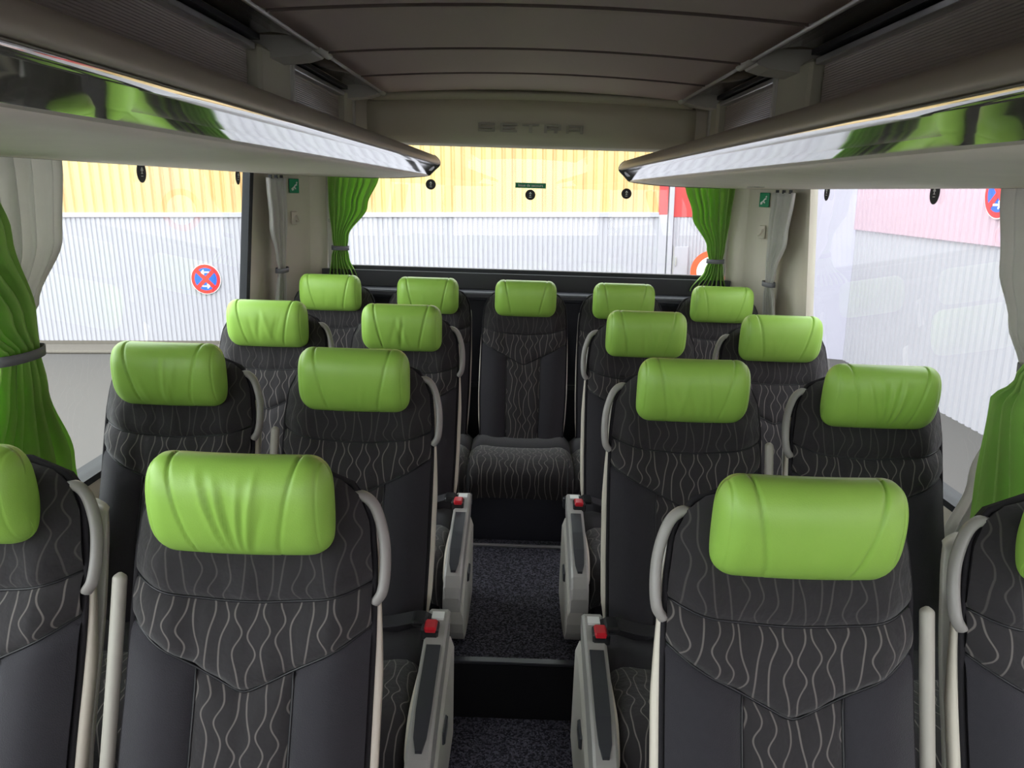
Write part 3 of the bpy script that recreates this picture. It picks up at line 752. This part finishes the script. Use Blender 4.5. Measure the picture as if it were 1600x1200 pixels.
# rear window curtains
curtain('x', 3.996, 1, [(.05, -1.02, -.76, 1.0, .0), (-.10, -1.015, -.82, 1.0, .0), (-.26, -1.00, -.92, .6, .0), (-.315, -.995, -.925, .45, .0), (-.36, -1.005, -.92, .7, .0), (-.47, -1.02, -.88, 1.1, .0)], 7, 'curtgreen', 'green rear window curtain tied at the corner, asphalt-window side', .024, ring=-.315)
curtain('x', 3.996, 1, [(.05, .78, 1.03, 1.0, .0), (-.10, .83, 1.02, 1.0, .0), (-.26, .92, 1.01, .6, .0), (-.325, .935, 1.005, .45, .0), (-.37, .92, 1.01, .7, .0), (-.48, .85, 1.03, 1.1, .0)], 7, 'curtgreen', 'green rear window curtain tied in front of the orange ring sign', .024, ring=-.325, phase=.8)

# ------------------------------------------------------------------ signs and fittings on the corner panels and panes
def at_corner(s, y):   # surface of the corner panel
    pl = [(1.205, 3.42), (1.20, 3.62), (1.17, 3.82), (1.10, 3.97), (1.03, 4.04)]
    for (x0, ya), (x1, yb) in zip(pl, pl[1:]):
        if y <= yb: t = (y - ya) / (yb - ya); return lerp(x0, x1, t), math.atan2(x0 - x1, yb - ya)
    return pl[-1][0], 1.0
def on_corner(name, s, y, z, label, cat, group=None):
    x, a = at_corner(s, y); lean = max(0, -z) * .09 * (4.2 - y) / .8
    r = empty(name, (s * (x + lean), y, z + ZC)); r.rotation_euler.z = s * (pi/2 - a) * -1 if s < 0 else (pi/2 - a)
    # local -y faces the cabin / viewer
    r.rotation_euler.z = -s * (pi / 2 - a) if s > 0 else (pi / 2 - a)
    return tag(r, label, cat, group)
def strokes(name, segs, w, mat, parent, y0, y1):
    """flat pictogram of bars in local x/z"""
    V = []; F = []
    for k_, (xa, za, xb, zb) in enumerate(segs):
        d = Vector((xb - xa, 0, zb - za)); d.normalize(); p = Vector((-d.z, 0, d.x)) * w / 2; b = len(V)
        for y in (y0 - .0003 * k_, y1):
            for q in (Vector((xa, y, za)) + p, Vector((xa, y, za)) - p, Vector((xb, y, zb)) - p, Vector((xb, y, zb)) + p): V.append(q)
        F += [(b, b+1, b+2, b+3), (b+7, b+6, b+5, b+4)] + [(b+i, b+(i+1) % 4, b+4+(i+1) % 4, b+4+i) for i in range(4)]
    return fixn(mesh(name, V, F, mat, parent))
for s in (-1, 1):
    sd = 'asphalt-window side' if s < 0 else 'pink-wall side'
    e = on_corner('exit_sign', s, 3.86, -.012, 'green square emergency exit sign with white running figure, ' + sd, 'sign')
    v, f = boxvf(-.034, .034, -.008, -.003, -.034, .034, .002); fixn(mesh('plate', v, f, 'exit', e))
    strokes('running_figure', [(-.022, -.016, -.004, -.006), (-.004, -.006, .006, .004), (.006, .004, .016, .006), (-.004, -.006, .008, -.014), (.012, .012, .018, .018), (-.02, -.02, -.008, -.016)], .0065, 'white', e, -.0095, -.0075)
    h = on_corner('coat_hook', s, 3.86, -.165, 'beige folding coat hook on the corner panel, ' + sd, 'hook')
    v, f = boxvf(-.02, .02, -.012, -.002, -.032, .032, .004); fixn(mesh('plate', v, f, 'beige', h))
    v, f = tube(smooth_path([(.008, -.012, .012), (.010, -.024, -.004), (.004, -.03, -.016), (-.008, -.026, -.014)], 5), .0045, 8); fixn(mesh('hook', v, f, 'beige', h, True))
    k = on_corner('emergency_hammer', s, 3.66, -.10, 'red emergency hammer in a holder half behind grey curtain, ' + sd, 'hammer')
    v, f = boxvf(-.03, .03, -.022, -.002, -.12, .03, .004); fixn(mesh('holder', v, f, 'beige', k))
    v, f = boxvf(-.012, .012, -.04, -.022, -.09, .04, .005); fixn(mesh('handle', v, f, 'red', k))
    v, f = boxvf(-.03, .03, -.042, -.022, .04, .062, .006); fixn(mesh('hammer_head', v, f, 'red', k))
def sticker(pos, axis, s, label, rx=.017, rz=.030):
    r = empty('hammer_sticker', (pos[0], pos[1], pos[2] + ZC)); tag(r, label, 'sticker')
    d = disc('backing', (0, 0, 0), rx, axis, .0012, 'rubber', r, rz, rel=False)
    # white hammer-and-glass pictogram
    o = strokes('pictogram', [(-.006, -.012, .006, -.012), (-.005, -.004, .005, -.004), (0, -.004, 0, .014), (-.006, .004, 0, .014), (.006, .004, 0, .014)], .0022, 'white', r, -.0022, -.0010)
    if axis == 'x': o.rotation_euler.z = pi / 2 if s < 0 else -pi / 2
    return r
for i, (y, lb) in enumerate(((2.445, 'first black oval sticker along the asphalt window, by the grey curtain'), (3.264, 'black oval sticker at the rear end of the asphalt window'))):
    sticker((-XW(.0) + .001, y, .020), 'x', -1, lb, .030 if i == 0 else .026, .032)
for i, (y, lb) in enumerate(((3.222, 'black oval sticker at the rear end of the pink-walled window'), (2.377, 'grey oval sticker mid-way along the pink-walled window'))):
    sticker((XW(.0) - .001, y, .028), 'x', 1, lb, .028, .034)
for x, z, lb in ((-.50, .015, 'round black sticker on rear window at the end of the plain rack'), (.010, -.022, 'round black sticker under the green strip on the rear window'), (.50, -.002, 'round black sticker on rear window by the slotted rack')):
    sticker((x, 4.046, z), 'y', 1, lb, .026, .026)
st = empty('exit_strip', (.010, 4.045, ZC + .024)); tag(st, 'narrow green emergency exit strip with white lettering on the rear window', 'sign')
v, f = boxvf(-.078, .078, -.002, .002, -.013, .013); fixn(mesh('strip', v, f, 'exit', st))
tc_ = bpy.data.curves.new('lettering', 'FONT'); tc_.body = 'Issue de secours'; tc_.size = .019; tc_.align_x = 'CENTER'; tc_.align_y = 'CENTER'; tc_.extrude = .0004
to = bpy.data.objects.new('tmp', tc_); COL.objects.link(to); bpy.context.view_layer.update()
me = bpy.data.meshes.new_from_object(to.evaluated_get(bpy.context.evaluated_depsgraph_get())); bpy.data.objects.remove(to)
me.materials.clear(); me.materials.append(M['white']); lo_ = bpy.data.objects.new('lettering', me); link(lo_, st); lo_.location = (0, -.003, 0); lo_.rotation_euler.x = pi / 2

# ------------------------------------------------------------------ outside (level ground; the coach leans slightly on the road camber)
OUT = Matrix.Translation((0, 0, ZC)) @ Matrix.Rotation(-ROLL, 4, 'Y')
def place(o): o.matrix_world = OUT; return o
GZ = -2.70
g = mesh('ground', [(-60, -40, GZ), (60, -40, GZ), (60, 60, GZ), (-60, 60, GZ)], [(0, 1, 2, 3)], 'asphalt'); place(g); struct(g)
def corr(name, x0, x1, y, z0, z1, pitch, depth, mat, parent, duty=.35, lean=0.0):
    """trapezoid-ribbed sheet facing -y"""
    V = []; F = []; pts = []; n = int((x1 - x0) / pitch)
    for k in range(n + 1):
        xb = x0 + k * pitch
        for dx, dy in ((0, 0), (duty*.6, 0), (duty, -depth), (1 - .12, -depth)): pts.append((min(x1, xb + dx*pitch), y + dy))
    for z in (z0, z1):
        for x, yy in pts: V.append((x, yy, z))
    m = len(pts); F = [(i, i+1, m+i+1, m+i) for i in range(m-1)]
    o = mesh(name, V, F, mat, parent); md = o.modifiers.new('t', 'SOLIDIFY'); md.thickness = .02; md.offset = -1
    return o
b1 = place(empty('industrial_building')); tag(b1, 'industrial hall with yellow sheeting above white ribbed metal wall behind the coach', 'building')
b1.matrix_world = OUT
YB = 13.3
corr('white_cladding', -22, 2.22, YB, GZ + .12, -.44, .085, .018, 'whitewall', b1)
corr('yellow_sheeting', -22, 2.22, YB + .05, -.375, 3.0, .17, .035, 'yellow', b1)
box('flashing', -22, 2.24, YB - .05, YB + .06, -.44, -.36, 'whitewall', b1, .004, rel=False)
box('end_post', 2.22, 2.36, YB - .06, YB + .10, GZ + .1, -.40, 'whitewall', b1, .004, rel=False)
box('red_corner_strip', 2.22, 2.36, YB - .06, YB + .10, -.40, 3.0, 'redwall', b1, .004, rel=False)
box('plinth', -22, 2.3, YB - .02, YB + .10, GZ, GZ + .12, 'kerb', b1, 0, rel=False)
kb = box('kerb', -22, 2.3, YB - .62, YB - .03, GZ, GZ + .06, 'kerb', None, .02, rel=False); kb.matrix_world = OUT; tag(kb, 'pale concrete kerb along the foot of the white wall', 'kerb')
b2 = empty('neighbouring_building'); b2.matrix_world = OUT; tag(b2, 'white ribbed building with red and pink upper band', 'building')
corr('white_cladding', 2.46, 3.10, YB - .02, GZ, -.44, .06, .012, 'whitewall', b2)
box('corner_post', 2.38, 2.46, YB - .08, YB + .06, GZ, 3.0, 'whitewall', b2, .004, rel=False)
box('red_band', 2.46, 3.10, YB - .04, YB + .04, -.44, 3.0, 'redwall', b2, .004, rel=False)
dr = box('door', 2.50, 2.74, YB - .06, YB - .035, GZ, -.93, 'whitewall', b2, .004, rel=False)
box('door_frame', 2.485, 2.50, YB - .065, YB - .03, GZ, -.915, 'armgrey', dr, 0, rel=False)
box('door_handle', 2.52, 2.54, YB - .09, YB - .06, -1.25, -1.1, 'armgrey', dr, .003, rel=False)
for nm_, mt_, xa, ya, xb, yb in (('rendered_wall', 'lavender', 3.10, YB, 4.10, YB - .43), ('rendered_wall', 'lavender', 4.10, YB - .43, 5.2, 12.4)):
    o = mesh(nm_, [(xa, ya, GZ), (xb, yb, GZ), (xb, yb, 3.0), (xa, ya, 3.0)], [(0, 1, 2, 3)], mt_, b2); md = o.modifiers.new('t', 'SOLIDIFY'); md.thickness = .1; md.offset = -1
def corr_side(name, y0, y1, x, z0, z1, pitch, depth, mat, parent):
    pts = []; n = int((y1 - y0) / pitch)
    for k in range(n + 1):
        yb = y0 + k*pitch
        for dy, dx in ((0, 0), (.22, 0), (.34, -depth), (.88, -depth)): pts.append((min(y1, yb + dy*pitch), x + dx))
    m = len(pts); V = [(xx, yy, z) for z in (z0, z1) for yy, xx in pts]; F = [(i, i+1, m+i+1, m+i) for i in range(m-1)]
    o = mesh(name, V, F, mat, parent); md = o.modifiers.new('t', 'SOLIDIFY'); md.thickness = .02; md.offset = 1; return o
corr_side('white_side_cladding', -8, 12.4, 5.2, GZ, -.60, .14, .022, 'whitewall', b2)
corr_side('pink_side_cladding', -8, 12.4, 5.16, -.60, 2.4, .14, .022, 'pinkwall', b2)
# road signs
def no_stopping(cx, cz, y, rad, label, axis='y', x=None):
    r = empty('no_stopping_sign'); tag(r, label, 'sign')
    if axis == 'y': r.matrix_world = OUT @ Matrix.Translation((cx, y, cz))
    else: r.matrix_world = OUT @ Matrix.Translation((x, y, cz)) @ Matrix.Rotation(-pi / 2, 4, 'Z')
    disc('rim', (0, 0, 0), rad, 'y', .012, 'white', r, rel=False, n=40)
    disc('red_face', (0, -.004, 0), rad * .96, 'y', .012, 'signred', r, rel=False, n=40)
    disc('blue_face', (0, -.008, 0), rad * .74, 'y', .012, 'signblue', r, rel=False, n=40)
    strokes('red_cross', [(-.53*rad, .53*rad, .53*rad, -.53*rad), (-.53*rad, -.53*rad, .53*rad, .53*rad)], rad * .26, 'signred', r, -.018, -.012)
    q = rad
    strokes('arrow', [(-.24*q, .46*q, .26*q, .46*q), (-.24*q, .46*q, -.08*q, .60*q), (-.24*q, .46*q, -.08*q, .32*q)], rad * .085, 'white', r, -.020, -.0145)
    strokes('arrow', [(-.26*q, -.46*q, .24*q, -.46*q), (.24*q, -.46*q, .08*q, -.60*q), (.24*q, -.46*q, .08*q, -.32*q)], rad * .085, 'white', r, -.020, -.0145)
    return r
no_stopping(-5.56, -1.487, YB - .04, .262, 'round red and blue no-stopping sign with two white arrows on white wall')
no_stopping(None, -.03, 8.66, .28, 'large red and blue no-stopping sign on the pink wall', 'x', 5.12)
rg = empty('ring_sign'); rg.matrix_world = OUT @ Matrix.Translation((3.04, YB - .5, -1.30)); tag(rg, 'round sign with orange-red ring on a post behind the green curtain', 'sign')
disc('ring', (0, 0, 0), .34, 'y', .012, 'orange', rg, rel=False, n=40); disc('face', (0, -.004, 0), .24, 'y', .012, 'white', rg, rel=False, n=40)
box('post', -.025, .025, .01, .05, GZ + 1.30, .3, 'armgrey', rg, .004, rel=False)
